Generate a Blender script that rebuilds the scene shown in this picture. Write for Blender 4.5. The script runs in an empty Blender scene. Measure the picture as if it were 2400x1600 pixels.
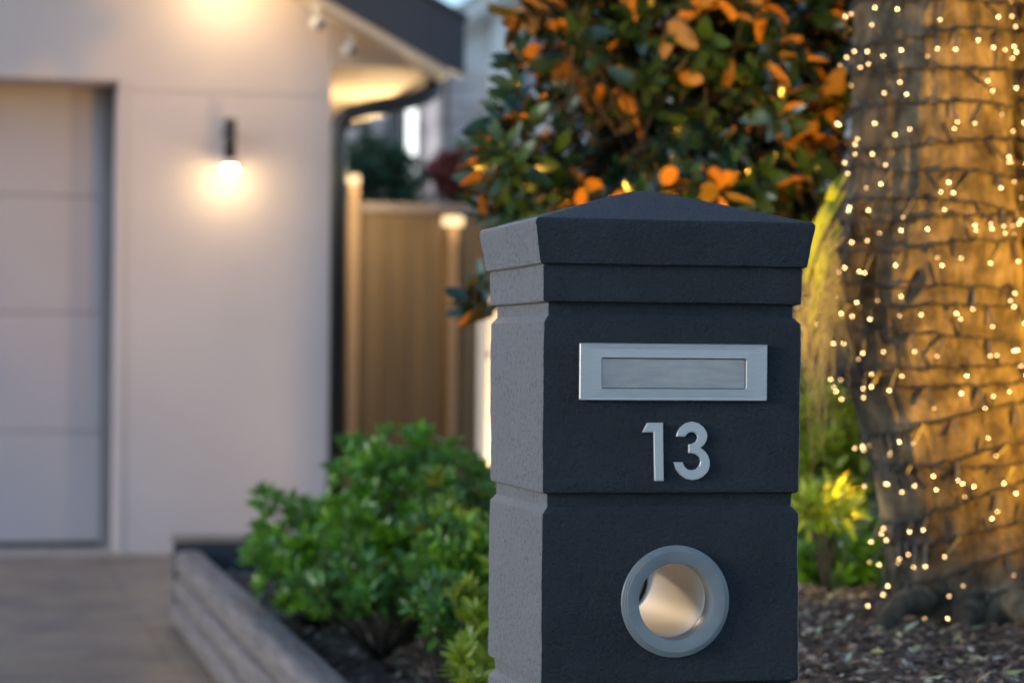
import bpy, bmesh, math, random
import numpy as np
from mathutils import Vector, Matrix, noise

random.seed(7); rng = np.random.default_rng(7)
scene = bpy.context.scene
COL = scene.collection

# ------------------------------------------------------------------ camera
HC = 0.95                      # camera height above the driveway
ROLL = 0.008
F = 5667.0                     # focal length in pixels of a 2400 px wide frame (85 mm)
cam_d = bpy.data.cameras.new("camera"); cam = bpy.data.objects.new("camera", cam_d)
COL.objects.link(cam); scene.camera = cam
cam_d.lens = 85; cam_d.sensor_width = 36; cam_d.shift_y = 34 / 2400
cam_d.clip_start = 0.05; cam_d.clip_end = 900
c_, s_ = math.cos(ROLL), math.sin(ROLL)
cam.matrix_world = Matrix(((c_, -s_, 0, 0), (0, 0, -1, 0), (s_, c_, 0, HC), (0, 0, 0, 1)))
cam_d.dof.use_dof = True; cam_d.dof.focus_distance = 3.24; cam_d.dof.aperture_fstop = 3.9

# ------------------------------------------------------------------ sky, sun, exposure
SUN_EL, SUN_AZ = math.radians(13), math.radians(-114)   # azimuth measured from +Y towards +X
world = bpy.data.worlds.new("World"); scene.world = world; world.use_nodes = True
wn = world.node_tree.nodes; wl = world.node_tree.links
sky = wn.new("ShaderNodeTexSky"); sky.sky_type = 'NISHITA'; sky.sun_disc = False
sky.sun_elevation = SUN_EL; sky.sun_rotation = SUN_AZ; sky.air_density = 0.85; sky.dust_density = 0.2; sky.ozone_density = 1.7
wl.new(sky.outputs[0], wn["Background"].inputs[0]); wn["Background"].inputs[1].default_value = 0.13
sd = bpy.data.lights.new("sun", 'SUN'); sd.energy = 0.36; sd.angle = math.radians(12); sd.color = (1, .93, .90)
sun = bpy.data.objects.new("sun", sd); COL.objects.link(sun)
sdir = Vector((math.sin(SUN_AZ) * math.cos(SUN_EL), math.cos(SUN_AZ) * math.cos(SUN_EL), math.sin(SUN_EL)))
sun.rotation_euler = sdir.to_track_quat('Z', 'Y').to_euler()
scene.view_settings.view_transform = 'Standard'; scene.view_settings.look = 'None'
scene.view_settings.exposure = 1.4; scene.view_settings.gamma = 1
cy = scene.cycles
cy.use_denoising = True; cy.max_bounces = 8; cy.diffuse_bounces = 3; cy.glossy_bounces = 3
cy.sample_clamp_indirect = 3.0; cy.caustics_reflective = False; cy.caustics_refractive = False

# ------------------------------------------------------------------ site frame
A = math.radians(12.6); CA, SA = math.cos(A), math.sin(A)     # everything on the plot is square to this
def W(u, v, z=0.0):
    return Vector((u * CA - v * SA, u * SA + v * CA, z))
K = 1 / 0.98
def ray(xd, yd):
    a = (xd * K - 1200) / F; b = (834 - yd * K) / F
    return Vector((a * c_ - b * s_, 1.0, a * s_ + b * c_))
def P(xd, yd, D):
    r = ray(xd, yd); return Vector((r.x * D, D, HC + r.z * D))
def UZ(xd, yd, v):                  # where that sight line meets the upright plane v
    r = ray(xd, yd); D = v / (-r.x * SA + CA)
    return (r.x * CA + SA) * D, HC + r.z * D
def UV0(xd, yd, z):
    r = ray(xd, yd); D = (z - HC) / r.z; X = r.x * D
    return X * CA + D * SA, -X * SA + D * CA

# ------------------------------------------------------------------ materials
def M(name, col=(.5, .5, .5), rough=.6, metal=0., spec=.5):
    m = bpy.data.materials.new(name); m.use_nodes = True
    b = m.node_tree.nodes["Principled BSDF"]
    b.inputs["Base Color"].default_value = (*col, 1); b.inputs["Roughness"].default_value = rough
    b.inputs["Metallic"].default_value = metal; b.inputs["Specular IOR Level"].default_value = spec
    return m
def nd(m, t): return m.node_tree.nodes.new("ShaderNode" + t)
def lk(m, a, b): m.node_tree.links.new(a, b)
def BS(m): return m.node_tree.nodes["Principled BSDF"]
def coords(m, scale=(1, 1, 1), kind="Object"):
    tc = nd(m, "TexCoord"); mp = nd(m, "Mapping"); mp.inputs["Scale"].default_value = scale
    lk(m, tc.outputs[kind], mp.inputs[0]); return mp.outputs[0]
def ramp(m, fac, stops):
    r = nd(m, "ValToRGB"); e = r.color_ramp.elements
    while len(e) < len(stops): e.new(.5)
    for i, (p, c) in enumerate(stops):
        e[i].position = p; e[i].color = (*c, 1) if len(c) == 3 else c
    lk(m, fac, r.inputs[0]); return r.outputs[0]
def noise_t(m, vec, scale, detail=4, rough=.55):
    n = nd(m, "TexNoise"); n.inputs["Scale"].default_value = scale; n.inputs["Detail"].default_value = detail
    n.inputs["Roughness"].default_value = rough; lk(m, vec, n.inputs[0]); return n.outputs[0]
def bump(m, h, strength, dist, prev=None):
    b = nd(m, "Bump"); b.inputs["Strength"].default_value = strength; b.inputs["Distance"].default_value = dist
    lk(m, h, b.inputs["Height"])
    if prev is not None: lk(m, prev, b.inputs["Normal"])
    lk(m, b.outputs[0], BS(m).inputs["Normal"]); return b.outputs[0]
def noisy(name, c1, c2, scale, rough=.6, bs=0, bscale=None, bdist=.002, metal=0, vs=(1, 1, 1), lo=.35, hi=.65, spec=.5, detail=5):
    m = M(name, c1, rough, metal, spec); v = coords(m, vs)
    lk(m, ramp(m, noise_t(m, v, scale, detail), [(lo, c1), (hi, c2)]), BS(m).inputs["Base Color"])
    if bs: bump(m, noise_t(m, v, bscale or scale * 3, 4), bs, bdist)
    return m
def emis(name, col, st, sample=True):
    m = bpy.data.materials.new(name); m.use_nodes = True; n = m.node_tree.nodes
    e = n.new("ShaderNodeEmission"); e.inputs[0].default_value = (*col, 1); e.inputs[1].default_value = st
    m.node_tree.links.new(e.outputs[0], n["Material Output"].inputs[0])
    if not sample: m.cycles.emission_sampling = 'NONE'
    return m
def leafmat(name, top1, top2, under, rough=.35, trans=.25, ttint=(.3, .5, .05), spec=.5):
    m = M(name, top1, rough, spec=spec)
    at = nd(m, "Attribute"); at.attribute_name = "rnd"
    top = ramp(m, at.outputs["Fac"], [(0, top1), (1, top2)])
    g = nd(m, "NewGeometry"); mx = nd(m, "Mix"); mx.data_type = 'RGBA'
    lk(m, g.outputs["Backfacing"], mx.inputs[0]); lk(m, top, mx.inputs[6]); lk(m, ramp(m, at.outputs["Fac"], [(0, tuple(.3 * a + .25 * b for a, b in zip(under, (.2, .25, .1)))), (.45, tuple(.65 * a for a in under)), (.8, under)]), mx.inputs[7])
    lk(m, mx.outputs[2], BS(m).inputs["Base Color"])
    mr = nd(m, "MapRange"); mr.inputs[3].default_value = rough; mr.inputs[4].default_value = .8
    lk(m, g.outputs["Backfacing"], mr.inputs[0]); lk(m, mr.outputs[0], BS(m).inputs["Roughness"])
    if trans:
        t = nd(m, "BsdfTranslucent"); t.inputs[0].default_value = (*ttint, 1)
        ms = nd(m, "MixShader"); ms.inputs[0].default_value = trans
        lk(m, BS(m).outputs[0], ms.inputs[1]); lk(m, t.outputs[0], ms.inputs[2])
        lk(m, ms.outputs[0], m.node_tree.nodes["Material Output"].inputs[0])
    return m

# ------------------------------------------------------------------ objects
def tag(o, label=None, cat=None, group=None, kind=None):
    if label: o["label"] = label
    if cat: o["category"] = cat
    if group: o["group"] = group
    if kind: o["kind"] = kind
    return o
def empty(name, loc, rz=0., **k):
    o = bpy.data.objects.new(name, None); COL.objects.link(o); o.location = loc; o.rotation_euler = (0, 0, rz)
    o.empty_display_size = .05
    return tag(o, **k)
def link(name, me, mat, parent=None, smooth=False):
    o = bpy.data.objects.new(name, me); COL.objects.link(o)
    if mat is not None: me.materials.append(mat)
    if smooth: me.polygons.foreach_set("use_smooth", [True] * len(me.polygons))
    if parent is not None: o.parent = parent
    return o
class MB:
    """collects shapes in a bmesh; site() boxes are given in u, v, z"""
    def __init__(s): s.b = bmesh.new()
    def box(s, lo, hi, bev=0.):
        vs = [s.b.verts.new((x, y, z)) for z in (lo[2], hi[2]) for y in (lo[1], hi[1]) for x in (lo[0], hi[0])]
        fs = [(0, 2, 3, 1), (4, 5, 7, 6), (0, 1, 5, 4), (2, 6, 7, 3), (0, 4, 6, 2), (1, 3, 7, 5)]
        fs = [s.b.faces.new([vs[i] for i in f]) for f in fs]
        if bev:
            es = list({e for f in fs for e in f.edges})
            bmesh.ops.bevel(s.b, geom=es, offset=bev, segments=2, affect='EDGES')
        return s
    def prism(s, pts, y0, y1, bev=0.):        # pts (x,z) extruded along y
        a = [s.b.verts.new((p[0], y0, p[1])) for p in pts]; c = [s.b.verts.new((p[0], y1, p[1])) for p in pts]
        n = len(pts); fr = s.b.faces.new(a); bk = s.b.faces.new(c[::-1]); sd = []
        for i in range(n): sd.append(s.b.faces.new((a[i], c[i], c[(i + 1) % n], a[(i + 1) % n])))
        bmesh.ops.recalc_face_normals(s.b, faces=[fr, bk] + sd)
        if bev: bmesh.ops.bevel(s.b, geom=list(fr.edges), offset=bev, segments=2, affect='EDGES')
        return s
    def tube(s, pts, r, n=10, cap=True):
        pts = [Vector(p) for p in pts]; rs = r if hasattr(r, '__len__') else [r] * len(pts); rings = []
        t0 = (pts[1] - pts[0]).normalized(); up = Vector((0, 0, 1)) if abs(t0.z) < .9 else Vector((1, 0, 0))
        x = t0.cross(up).normalized()
        for i, p in enumerate(pts):
            t = (pts[min(i + 1, len(pts) - 1)] - pts[max(i - 1, 0)]).normalized()
            x = (x - t * x.dot(t)).normalized(); y = t.cross(x)
            rings.append([s.b.verts.new(p + (x * math.cos(k * 2 * math.pi / n) + y * math.sin(k * 2 * math.pi / n)) * rs[i]) for k in range(n)])
        for a, c in zip(rings, rings[1:]):
            for k in range(n): s.b.faces.new((a[k], a[(k + 1) % n], c[(k + 1) % n], c[k]))
        if cap: s.b.faces.new(rings[0][::-1]); s.b.faces.new(rings[-1])
        return s
    def lathe(s, prof, n=32, axis='z', o=(0, 0, 0)):   # prof (r, h)
        rings = []
        for r, h in prof:
            ring = []
            for k in range(n):
                c, q = math.cos(k * 2 * math.pi / n) * r, math.sin(k * 2 * math.pi / n) * r
                p = (c, q, h) if axis == 'z' else (c, h, q)
                ring.append(s.b.verts.new((p[0] + o[0], p[1] + o[1], p[2] + o[2])))
            rings.append(ring)
        for a, c in zip(rings, rings[1:]):
            for k in range(n): s.b.faces.new((a[k], a[(k + 1) % n], c[(k + 1) % n], c[k]))
        return s
    def ball(s, c, r, sc=(1, 1, 1), u=16, v=10):
        bmesh.ops.create_uvsphere(s.b, u_segments=u, v_segments=v, radius=1,
            matrix=Matrix.Translation(c) @ Matrix.Diagonal((r * sc[0], r * sc[1], r * sc[2], 1)))
        return s
    def build(s, name, mat, parent=None, smooth=False):
        bmesh.ops.recalc_face_normals(s.b, faces=s.b.faces)
        me = bpy.data.meshes.new(name); s.b.to_mesh(me); s.b.free()
        return link(name, me, mat, parent, smooth)
def mesh_np(name, V, Fq, mat, parent=None, smooth=True, rnd=None):
    me = bpy.data.meshes.new(name); V = np.asarray(V, np.float32); Fq = np.asarray(Fq, np.int32)
    k = Fq.shape[1]; me.vertices.add(len(V)); me.vertices.foreach_set("co", V.ravel())
    me.loops.add(Fq.size); me.loops.foreach_set("vertex_index", Fq.ravel())
    me.polygons.add(len(Fq)); me.polygons.foreach_set("loop_start", np.arange(0, Fq.size, k, dtype=np.int32))
    me.polygons.foreach_set("loop_total", np.full(len(Fq), k, dtype=np.int32)); me.update(calc_edges=True)
    if rnd is not None:
        at = me.attributes.new("rnd", 'FLOAT', 'POINT'); at.data.foreach_set("value", np.asarray(rnd, np.float32))
    return link(name, me, mat, parent, smooth)
def leaf_template(w=.4, fold=.12, droop=.15, seg=5, tip=.75, rd=.8):
    V, Fq = [], []
    for i in range(seg + 1):
        t = i / seg
        ww = w * .5 * (math.sin(math.pi * t ** tip) ** rd if 0 < t < 1 else 0) + (.012 if t in (0, 1) else 0)
        z = -droop * t * t
        V += [(-ww, t, z + fold * ww * 2), (0, t, z), (ww, t, z + fold * ww * 2)]
    for i in range(seg):
        a = i * 3
        Fq += [(a, a + 1, a + 4, a + 3), (a + 1, a + 2, a + 5, a + 4)]
    return np.array(V), np.array(Fq)
def frames(d, up):                   # rows y=d, z~up
    y = d / np.linalg.norm(d, axis=1, keepdims=True)
    x = np.cross(y, up); x /= np.linalg.norm(x, axis=1, keepdims=True) + 1e-9
    z = np.cross(x, y); return x, y, z
def leaves(name, T, pos, d, up, size, mat, parent=None, roll=.3):
    V0, F0 = T; N = len(pos); x, y, z = frames(d, up)
    a = rng.normal(0, roll, N)[:, None]; x, z = x * np.cos(a) + z * np.sin(a), z * np.cos(a) - x * np.sin(a)
    V = (V0[None, :, 0, None] * x[:, None] + V0[None, :, 1, None] * y[:, None] + V0[None, :, 2, None] * z[:, None]) * size[:, None, None] + pos[:, None]
    n = len(V0); Fq = F0[None] + (np.arange(N) * n)[:, None, None]
    return mesh_np(name, V.reshape(-1, 3), Fq.reshape(-1, F0.shape[1]), mat, parent, True, np.repeat(rng.random(N), n))

# materials used throughout
m_dark = M("dark_metal", (.012, .013, .016), .4)
m_black = M("black_metal", (.01, .01, .01), .35)
m_white_wall = noisy("render_wall", (.50, .425, .42), (.54, .46, .455), 1.2, .85, .25, 160, .0015)
m_charcoal = M("charcoal_paint", (.028, .034, .048), .45)
m_cream = M("cream_paint", (.62, .52, .42), .6)
m_whitetrim = M("white_trim", (.7, .64, .6), .5)

# ================================================================== GROUND
dm = M("driveway_paving", (.16, .12, .1), .45)
v = coords(dm)
br = nd(dm, "TexBrick"); br.inputs["Scale"].default_value = 1.0; br.inputs["Brick Width"].default_value = .6
br.inputs["Row Height"].default_value = .6; br.inputs["Mortar Size"].default_value = .012; br.offset = .0
br.inputs["Color1"].default_value = (.185, .132, .105, 1); br.inputs["Color2"].default_value = (.245, .175, .14, 1); br.inputs["Mortar"].default_value = (.12, .1, .095, 1)
lk(dm, v, br.inputs[0])
mx = nd(dm, "Mix"); mx.data_type = 'RGBA'; mx.inputs[7].default_value = (.34, .235, .14, 1)
lk(dm, ramp(dm, noise_t(dm, coords(dm, (2.2, 1.2, 1)), 1.7, 7), [(.42, (0, 0, 0)), (.66, (.8,) * 3)]), mx.inputs[0])
lk(dm, br.outputs[0], mx.inputs[6]); lk(dm, mx.outputs[2], BS(dm).inputs["Base Color"])
lk(dm, ramp(dm, noise_t(dm, v, 3, 4), [(.3, (.35,) * 3), (.7, (.6,) * 3)]), BS(dm).inputs["Roughness"])
bump(dm, noise_t(dm, v, 120, 3), .15, .002)
gm = MB(); R = 400
vs = [gm.b.verts.new(p) for p in ((-R, -R, 0), (R, -R, 0), (R, R, 0), (-R, R, 0))]; gm.b.faces.new(vs)
g = gm.build("driveway", dm); g.rotation_euler = (0, 0, A); tag(g, kind="structure")

# garden soil, a rolling sheet held by the sleepers
SU0, SV1 = .775, 8.50
def soil_z(u, v):
    t = min(max((u - 1.02) / .55, 0), 1); t = t * t * (3 - 2 * t)
    h = .195 + .205 * t + .04 * max(0, min(1, (u - 2.2) / 1.2))
    h += .012 * noise.noise(Vector((u * 3, v * 3, 0))) + .008 * noise.noise(Vector((u * 11, v * 11, 4)))
    return h
nu, nv = 150, 190; U0, U1, V0_, V1_ = SU0, 7.0, 1.0, SV1
Vs = []; us = np.concatenate([np.linspace(U0, 3.2, 110), np.linspace(3.25, 7, 40)]); vv = np.linspace(V0_, V1_, nv)
for q in vv:
    for p in us: Vs.append((p, q, soil_z(p, q)))
idx = np.arange(nu * nv).reshape(nv, nu)
Fq = np.stack([idx[:-1, :-1], idx[:-1, 1:], idx[1:, 1:], idx[1:, :-1]], -1).reshape(-1, 4)
ms = M("garden_soil", (.05, .03, .02), .9); v = coords(ms)
lk(ms, ramp(ms, noise_t(ms, v, 28, 6, .7), [(.3, (.018, .012, .009)), (.5, (.075, .045, .03)), (.7, (.14, .095, .07))]), BS(ms).inputs["Base Color"])
bump(ms, noise_t(ms, v, 60, 5, .7), .8, .02)
soil = mesh_np("garden_bed", Vs, Fq, ms); soil.rotation_euler = (0, 0, A); tag(soil, kind="structure")

# ================================================================== RETAINING SLEEPERS
mw = M("weathered_timber", (.2, .16, .15), .7); v = coords(mw, (1, 1, 1))
gr = noise_t(mw, coords(mw, (22, 1.2, 22)), 3, 6, .7)
lk(mw, ramp(mw, gr, [(.3, (.08, .066, .062)), (.5, (.175, .143, .132)), (.72, (.28, .225, .19))]), BS(mw).inputs["Base Color"])
bump(mw, gr, .5, .004)
def log_mesh(u0, z0, hgt, wid, v0, v1, mat, name, parent, seed):
    Vv = []; n = 16; L = max(2, int((v1 - v0) / .06)); rr = min(hgt, wid) * .30
    prof = []
    for cx, cz, a0 in ((u0 + wid - rr * .5, z0 + rr * .5, -90), (u0 + wid - rr * .5, z0 + hgt - rr * .5, 0), (u0 + rr, z0 + hgt - rr, 90), (u0 + rr, z0 + rr, 180)):
        r = rr if a0 in (90, 180) else rr * .5
        for k in range(5):
            a = math.radians(a0 + k * 22.5); prof.append((cx + r * math.cos(a), cz + r * math.sin(a)))
    n = len(prof); cx, cz = u0 + wid / 2, z0 + hgt / 2
    for i in range(L + 1):
        y = v0 + (v1 - v0) * i / L; e = min(i, L - i); k = .82 if e == 0 else (.96 if e == 1 else 1)
        for (x, z) in prof:
            d = 1 + .03 * noise.noise(Vector((x * 12 + seed, y * 2.2, z * 12)))
            Vv.append((cx + (x - cx) * d * k, y, cz + (z - cz) * d * k))
    idx = np.arange((L + 1) * n).reshape(L + 1, n); nx = np.roll(idx, -1, 1)
    Fq = np.stack([idx[:-1], idx[1:], nx[1:], nx[:-1]], -1).reshape(-1, 4)
    o = mesh_np(name, Vv, Fq, mat, parent)
    bm = bmesh.new(); bm.from_mesh(o.data); bm.verts.ensure_lookup_table()
    bm.faces.new([bm.verts[i] for i in range(n)]); bm.faces.new([bm.verts[L * n + i] for i in range(n)][::-1])
    bmesh.ops.recalc_face_normals(bm, faces=bm.faces); bm.to_mesh(o.data); bm.free(); return o
wall = empty("retaining_wall", (0, 0, 0), A, label="low weathered timber log retaining wall beside the driveway", cat="retaining wall")
HL = .088
for k, (du, w_) in enumerate(((-.010, .095), (-.004, .09), (.0, .09))):
    for j, (va, vb) in enumerate(((1.2, 4.93), (4.945, SV1 + .02))):
        log_mesh(.725 + du - .03, k * HL + .001, HL, w_, va, vb, mw, "log", wall, k * 7 + j * 3)
# charcoal cross sleeper closing the bed at its far end
cs = empty("cross_sleeper", (0, 0, 0), A, label="dark charcoal sleeper with pale cap closing the far end of the bed", cat="sleeper")
MB().box((.70, 8.53, .0), (3.2, 8.60, .285), .006).build("board", m_charcoal, cs)
MB().box((.69, 8.525, .2855), (3.2, 8.62, .31), .005).build("cap", noisy("cap_timber", (.28, .2, .165), (.36, .27, .22), 9, .7), cs)

# ================================================================== LETTERBOX PILLAR
PU0, PU1, PV0, PV1 = .739, 1.096, 3.114, 3.443
def pz(y): return UZ(1250, y, PV0)[1]
mp = M("rough_painted_concrete", (.03, .035, .045), .5, spec=.2)
v = coords(mp); tc = nd(mp, "TexCoord"); ge = nd(mp, "NewGeometry")
# dark navy fronts and roof, pale grey on the flank, ragged along the corner
vt = nd(mp, "VectorTransform"); vt.vector_type = 'NORMAL'; vt.convert_from = 'WORLD'; vt.convert_to = 'OBJECT'
sx = nd(mp, "SeparateXYZ"); lk(mp, tc.outputs["Object"], sx.inputs[0])
nz = noise_t(mp, v, 140, 4, .7)
mm = nd(mp, "Math"); mm.operation = 'MULTIPLY_ADD'; lk(mp, nz, mm.inputs[0]); mm.inputs[1].default_value = .006; lk(mp, sx.outputs[0], mm.inputs[2])
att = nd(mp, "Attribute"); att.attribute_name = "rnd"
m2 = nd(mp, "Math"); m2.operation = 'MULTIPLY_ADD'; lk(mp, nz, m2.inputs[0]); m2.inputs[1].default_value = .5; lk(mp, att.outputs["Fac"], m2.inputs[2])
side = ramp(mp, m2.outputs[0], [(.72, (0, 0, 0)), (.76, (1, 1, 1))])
fl = noise_t(mp, v, 9, 5)
dark0 = ramp(mp, fl, [(.3, (.022, .034, .048)), (.7, (.040, .058, .078))])
# sky brightness painted into the colour: upward faces of the dark coat are paler
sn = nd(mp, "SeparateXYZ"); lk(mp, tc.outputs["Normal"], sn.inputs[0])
sky_lift = nd(mp, "MapRange"); sky_lift.inputs[1].default_value = .35; sky_lift.inputs[2].default_value = .85; lk(mp, sn.outputs[2], sky_lift.inputs[0])
mxt = nd(mp, "Mix"); mxt.data_type = "RGBA"; lk(mp, sky_lift.outputs[0], mxt.inputs[0]); lk(mp, dark0, mxt.inputs[6]); mxt.inputs[7].default_value = (.050, .066, .088, 1)
stn = noise_t(mp, coords(mp, (26, 26, 1.6)), 1.0, 5, .7); mxg = nd(mp, "Mix"); mxg.data_type = "RGBA"
lk(mp, ramp(mp, stn, [(.52, (0, 0, 0)), (.8, (.55,) * 3)]), mxg.inputs[0]); lk(mp, mxt.outputs[2], mxg.inputs[6]); mxg.inputs[7].default_value = (.03, .043, .06, 1); dark = mxg.outputs[2]
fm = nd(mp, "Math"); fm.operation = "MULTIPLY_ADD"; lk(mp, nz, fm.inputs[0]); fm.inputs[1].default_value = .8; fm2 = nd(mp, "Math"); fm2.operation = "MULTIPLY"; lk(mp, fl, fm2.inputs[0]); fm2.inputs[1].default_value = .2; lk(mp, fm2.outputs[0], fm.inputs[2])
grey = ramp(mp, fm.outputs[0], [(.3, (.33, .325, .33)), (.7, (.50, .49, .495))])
mxs = nd(mp, "Mix"); mxs.data_type = "RGBA"; lk(mp, sky_lift.outputs[0], mxs.inputs[0]); lk(mp, grey, mxs.inputs[6]); mxs.inputs[7].default_value = (.5, .49, .5, 1); grey = mxs.outputs[2]  # same painted sky brightness on the upward edges of the grey
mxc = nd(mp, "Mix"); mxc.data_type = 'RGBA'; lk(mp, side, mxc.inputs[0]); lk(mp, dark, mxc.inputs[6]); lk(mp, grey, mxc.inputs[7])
# sparse mid-grey specks
specks = ramp(mp, noise_t(mp, v, 210, 3, .8), [(.735, (0, 0, 0)), (.76, (1, 1, 1))])
mxd = nd(mp, "Mix"); mxd.data_type = 'RGBA'; lk(mp, specks, mxd.inputs[0]); lk(mp, mxc.outputs[2], mxd.inputs[6]); mxd.inputs[7].default_value = (.2, .2, .2, 1)
lk(mp, mxd.outputs[2], BS(mp).inputs["Base Color"])
lk(mp, ramp(mp, nz, [(.3, (.22,) * 3), (.7, (.42,) * 3)]), BS(mp).inputs["Roughness"])
h1 = noise_t(mp, v, 140, 7, .75); h2 = noise_t(mp, v, 60, 4, .6)
b1 = bump(mp, h2, .6, .004); bump(mp, h1, 1.0, .019, b1)

zc_t, zc_b, zb2 = pz(503), pz(605), pz(692)
prof = []      # (z, offset outward)
zbot = soil_z(.9, 3.3) - .12
def block(zt, zb):           # bands from top to bottom with rounded upper chamfer
    return [(zt, .0002), (zt - .0015, .0013), (zt - .004, .0015), (zb + .006, .0015), (zb + .0015, .0008), (zb, -.0012), (zb - .0015, -.0062)]
levels = [zc_t + .0005, zc_t - .003]
prof = [(zc_t + .0015, .0135), (zc_t - .001, .0155), (zc_t - .005, .0160), (zc_b + .005, .0085), (zc_b + .001, .0078), (zc_b, .006), (zc_b - .0015, .0015),
        (zc_b - .004, .0030), (zb2 + .003, .0025), (zb2 + .001, .0018), (zb2, .0006), (zb2 - .0015, -.0060), (zb2 - .017, -.0064)]
ztop = zb2 - .025
for i in range(4):
    zb = zb2 - .2545 * (i + 1)
    prof += block(ztop, zb) + [(zb - .018, -.0065)]; ztop = zb - .026
prof.append((zbot, -.0052))
rows = []
for (a, b) in zip(prof, prof[1:]):
    if b[0] >= a[0]: continue
    n = max(1, int((a[0] - b[0]) / .0045))
    for k in range(n): rows.append((a[0] + (b[0] - a[0]) * k / n, a[1] + (b[1] - a[1]) * k / n))
rows.append(prof[-1])
cu, cv = (PU0 + PU1) / 2, (PV0 + PV1) / 2; hu, hv = (PU1 - PU0) / 2, (PV1 - PV0) / 2
def square(off, rr=.0045, n=64):
    pts = []; x, y = hu + off, hv + off
    cs = [(x - rr, -y + rr, -90), (x - rr, y - rr, 0), (-x + rr, y - rr, 90), (-x + rr, -y + rr, 180)]
    for i, (a, b, ang) in enumerate(cs):
        for k in range(4):
            t = math.radians(ang + k * 30); pts.append((a + rr * math.cos(t), b + rr * math.sin(t), 0.))
        a2, b2, g2 = cs[(i + 1) % 4]; p0 = pts[-1]; t = math.radians(g2); p1 = (a2 + rr * math.cos(t), b2 + rr * math.sin(t))
        for k in range(1, n): pts.append((p0[0] + (p1[0] - p0[0]) * k / n, p0[1] + (p1[1] - p0[1]) * k / n, 0.))
    return pts
Vs, RN = [], []
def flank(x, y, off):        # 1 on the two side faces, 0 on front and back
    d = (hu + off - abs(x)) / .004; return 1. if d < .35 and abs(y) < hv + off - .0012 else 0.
base = square(0); npt = len(base)
for (z, off) in rows:
    for (x, y, _) in square(off):
        q = Vector((x, y, z)); n1 = noise.noise(q * 28) * .0009 + noise.noise(q * 8) * .0012 + noise.noise(q * 90) * .0004
        l = math.hypot(x, y); wob = n1
        Vs.append((x + wob * (1 if abs(x) > hu - .01 else 0) * (1 if x > 0 else -1), y + wob * (1 if abs(y) > hv - .01 else 0) * (1 if y > 0 else -1), z + noise.noise(Vector((x * 9, y * 9, z * 3))) * .0008))
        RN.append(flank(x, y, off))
nr = len(rows); idx = np.arange(nr * npt).reshape(nr, npt); nx = np.roll(idx, -1, 1)
Fs = [tuple(f) for f in np.stack([idx[:-1], idx[1:], nx[1:], nx[:-1]], -1).reshape(-1, 4)]
# roof of the cap: a shallow pyramid with softened crest
zap = P(1452, 443, 3.42).z; prev = idx[0]; NR = 34
for k in range(1, NR + 1):
    t = k / NR; ring = []
    for (x, y, _) in square(prof[0][1]):
        s = 1 - t; m_ = max(abs(x) / (hu + .0135), abs(y) / (hv + .0135))
        rr_ = t * (zap + .004 - zc_t); soft = rr_ - .004 * (t ** 8)
        q = Vector((x * s, y * s, 3)); Vs.append((x * s, y * s, zc_t + .0015 + soft + noise.noise(q * 40) * .0007 * (t < 1) + noise.noise(q * 12) * .0012 * (t < 1))); RN.append(0.)
        ring.append(len(Vs) - 1)
    ring = np.array(ring); a, c = prev, ring
    Fs += [tuple(f) for f in np.stack([a, np.roll(a, -1), np.roll(c, -1), c], -1)]; prev = ring
me = bpy.data.meshes.new("pillar"); me.from_pydata([tuple(map(float, p)) for p in Vs], [], [tuple(int(i) for i in f) for f in Fs])
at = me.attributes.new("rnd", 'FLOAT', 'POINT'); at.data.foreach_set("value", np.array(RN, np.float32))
bm = bmesh.new(); bm.from_mesh(me); bmesh.ops.remove_doubles(bm, verts=[x for x in bm.verts if x.co.z > zap - .02 and abs(x.co.x) < .02], dist=.0002)
bm.verts.ensure_lookup_table(); bm.faces.new([bm.verts[i] for i in idx[-1]][::-1]) ; bmesh.ops.recalc_face_normals(bm, faces=bm.faces); bm.to_mesh(me); bm.free()
LB = empty("letterbox", W(cu, cv, 0), A, label="dark navy concrete letterbox pillar numbered 13 in the foreground", cat="letterbox")
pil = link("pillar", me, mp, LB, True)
ru, rz = UZ(1550, 1380, PV0); ru -= cu
RO, RI = .0752, .0512
cut = MB(); bmesh.ops.create_cone(cut.b, cap_ends=True, segments=96, radius1=RI + .0035, radius2=RI + .0035, depth=.6,
    matrix=Matrix.Translation((ru, 0, rz)) @ Matrix.Rotation(math.pi / 2, 4, 'X'))
co = cut.build("cutter", None, LB)
bo = pil.modifiers.new("b", 'BOOLEAN'); bo.object = co; bo.operation = 'DIFFERENCE'; bo.solver = 'EXACT'
bpy.context.view_layer.update(); dg = bpy.context.evaluated_depsgraph_get()
new = bpy.data.meshes.new_from_object(pil.evaluated_get(dg)); pil.modifiers.clear(); pil.data = new
bpy.data.objects.remove(co)
try:
    new.set_sharp_from_angle(angle=math.radians(20))
except Exception: pass
m_al = M("satin_aluminium", (.4, .415, .44), .38, .6); v = coords(m_al, (3, 3, 60))
lk(m_al, ramp(m_al, noise_t(m_al, v, 14, 4), [(.3, (.40, .40, .425)), (.7, (.47, .47, .495))]), BS(m_al).inputs["Base Color"])
bump(m_al, noise_t(m_al, v, 30, 3), .05, .0006)
m_ring = noisy("grey_plastic_ring", (.165, .19, .205), (.20, .225, .24), 30, .38, .1, 200, .0005)
m_tube = noisy("white_pipe", (.86, .81, .75), (.9, .86, .81), 8, .55)
yf = -hv            # front plane in pillar space
hole = empty("newspaper_tube", (0, 0, 0)); bpy.data.objects.remove(hole)
ringp = []
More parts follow.
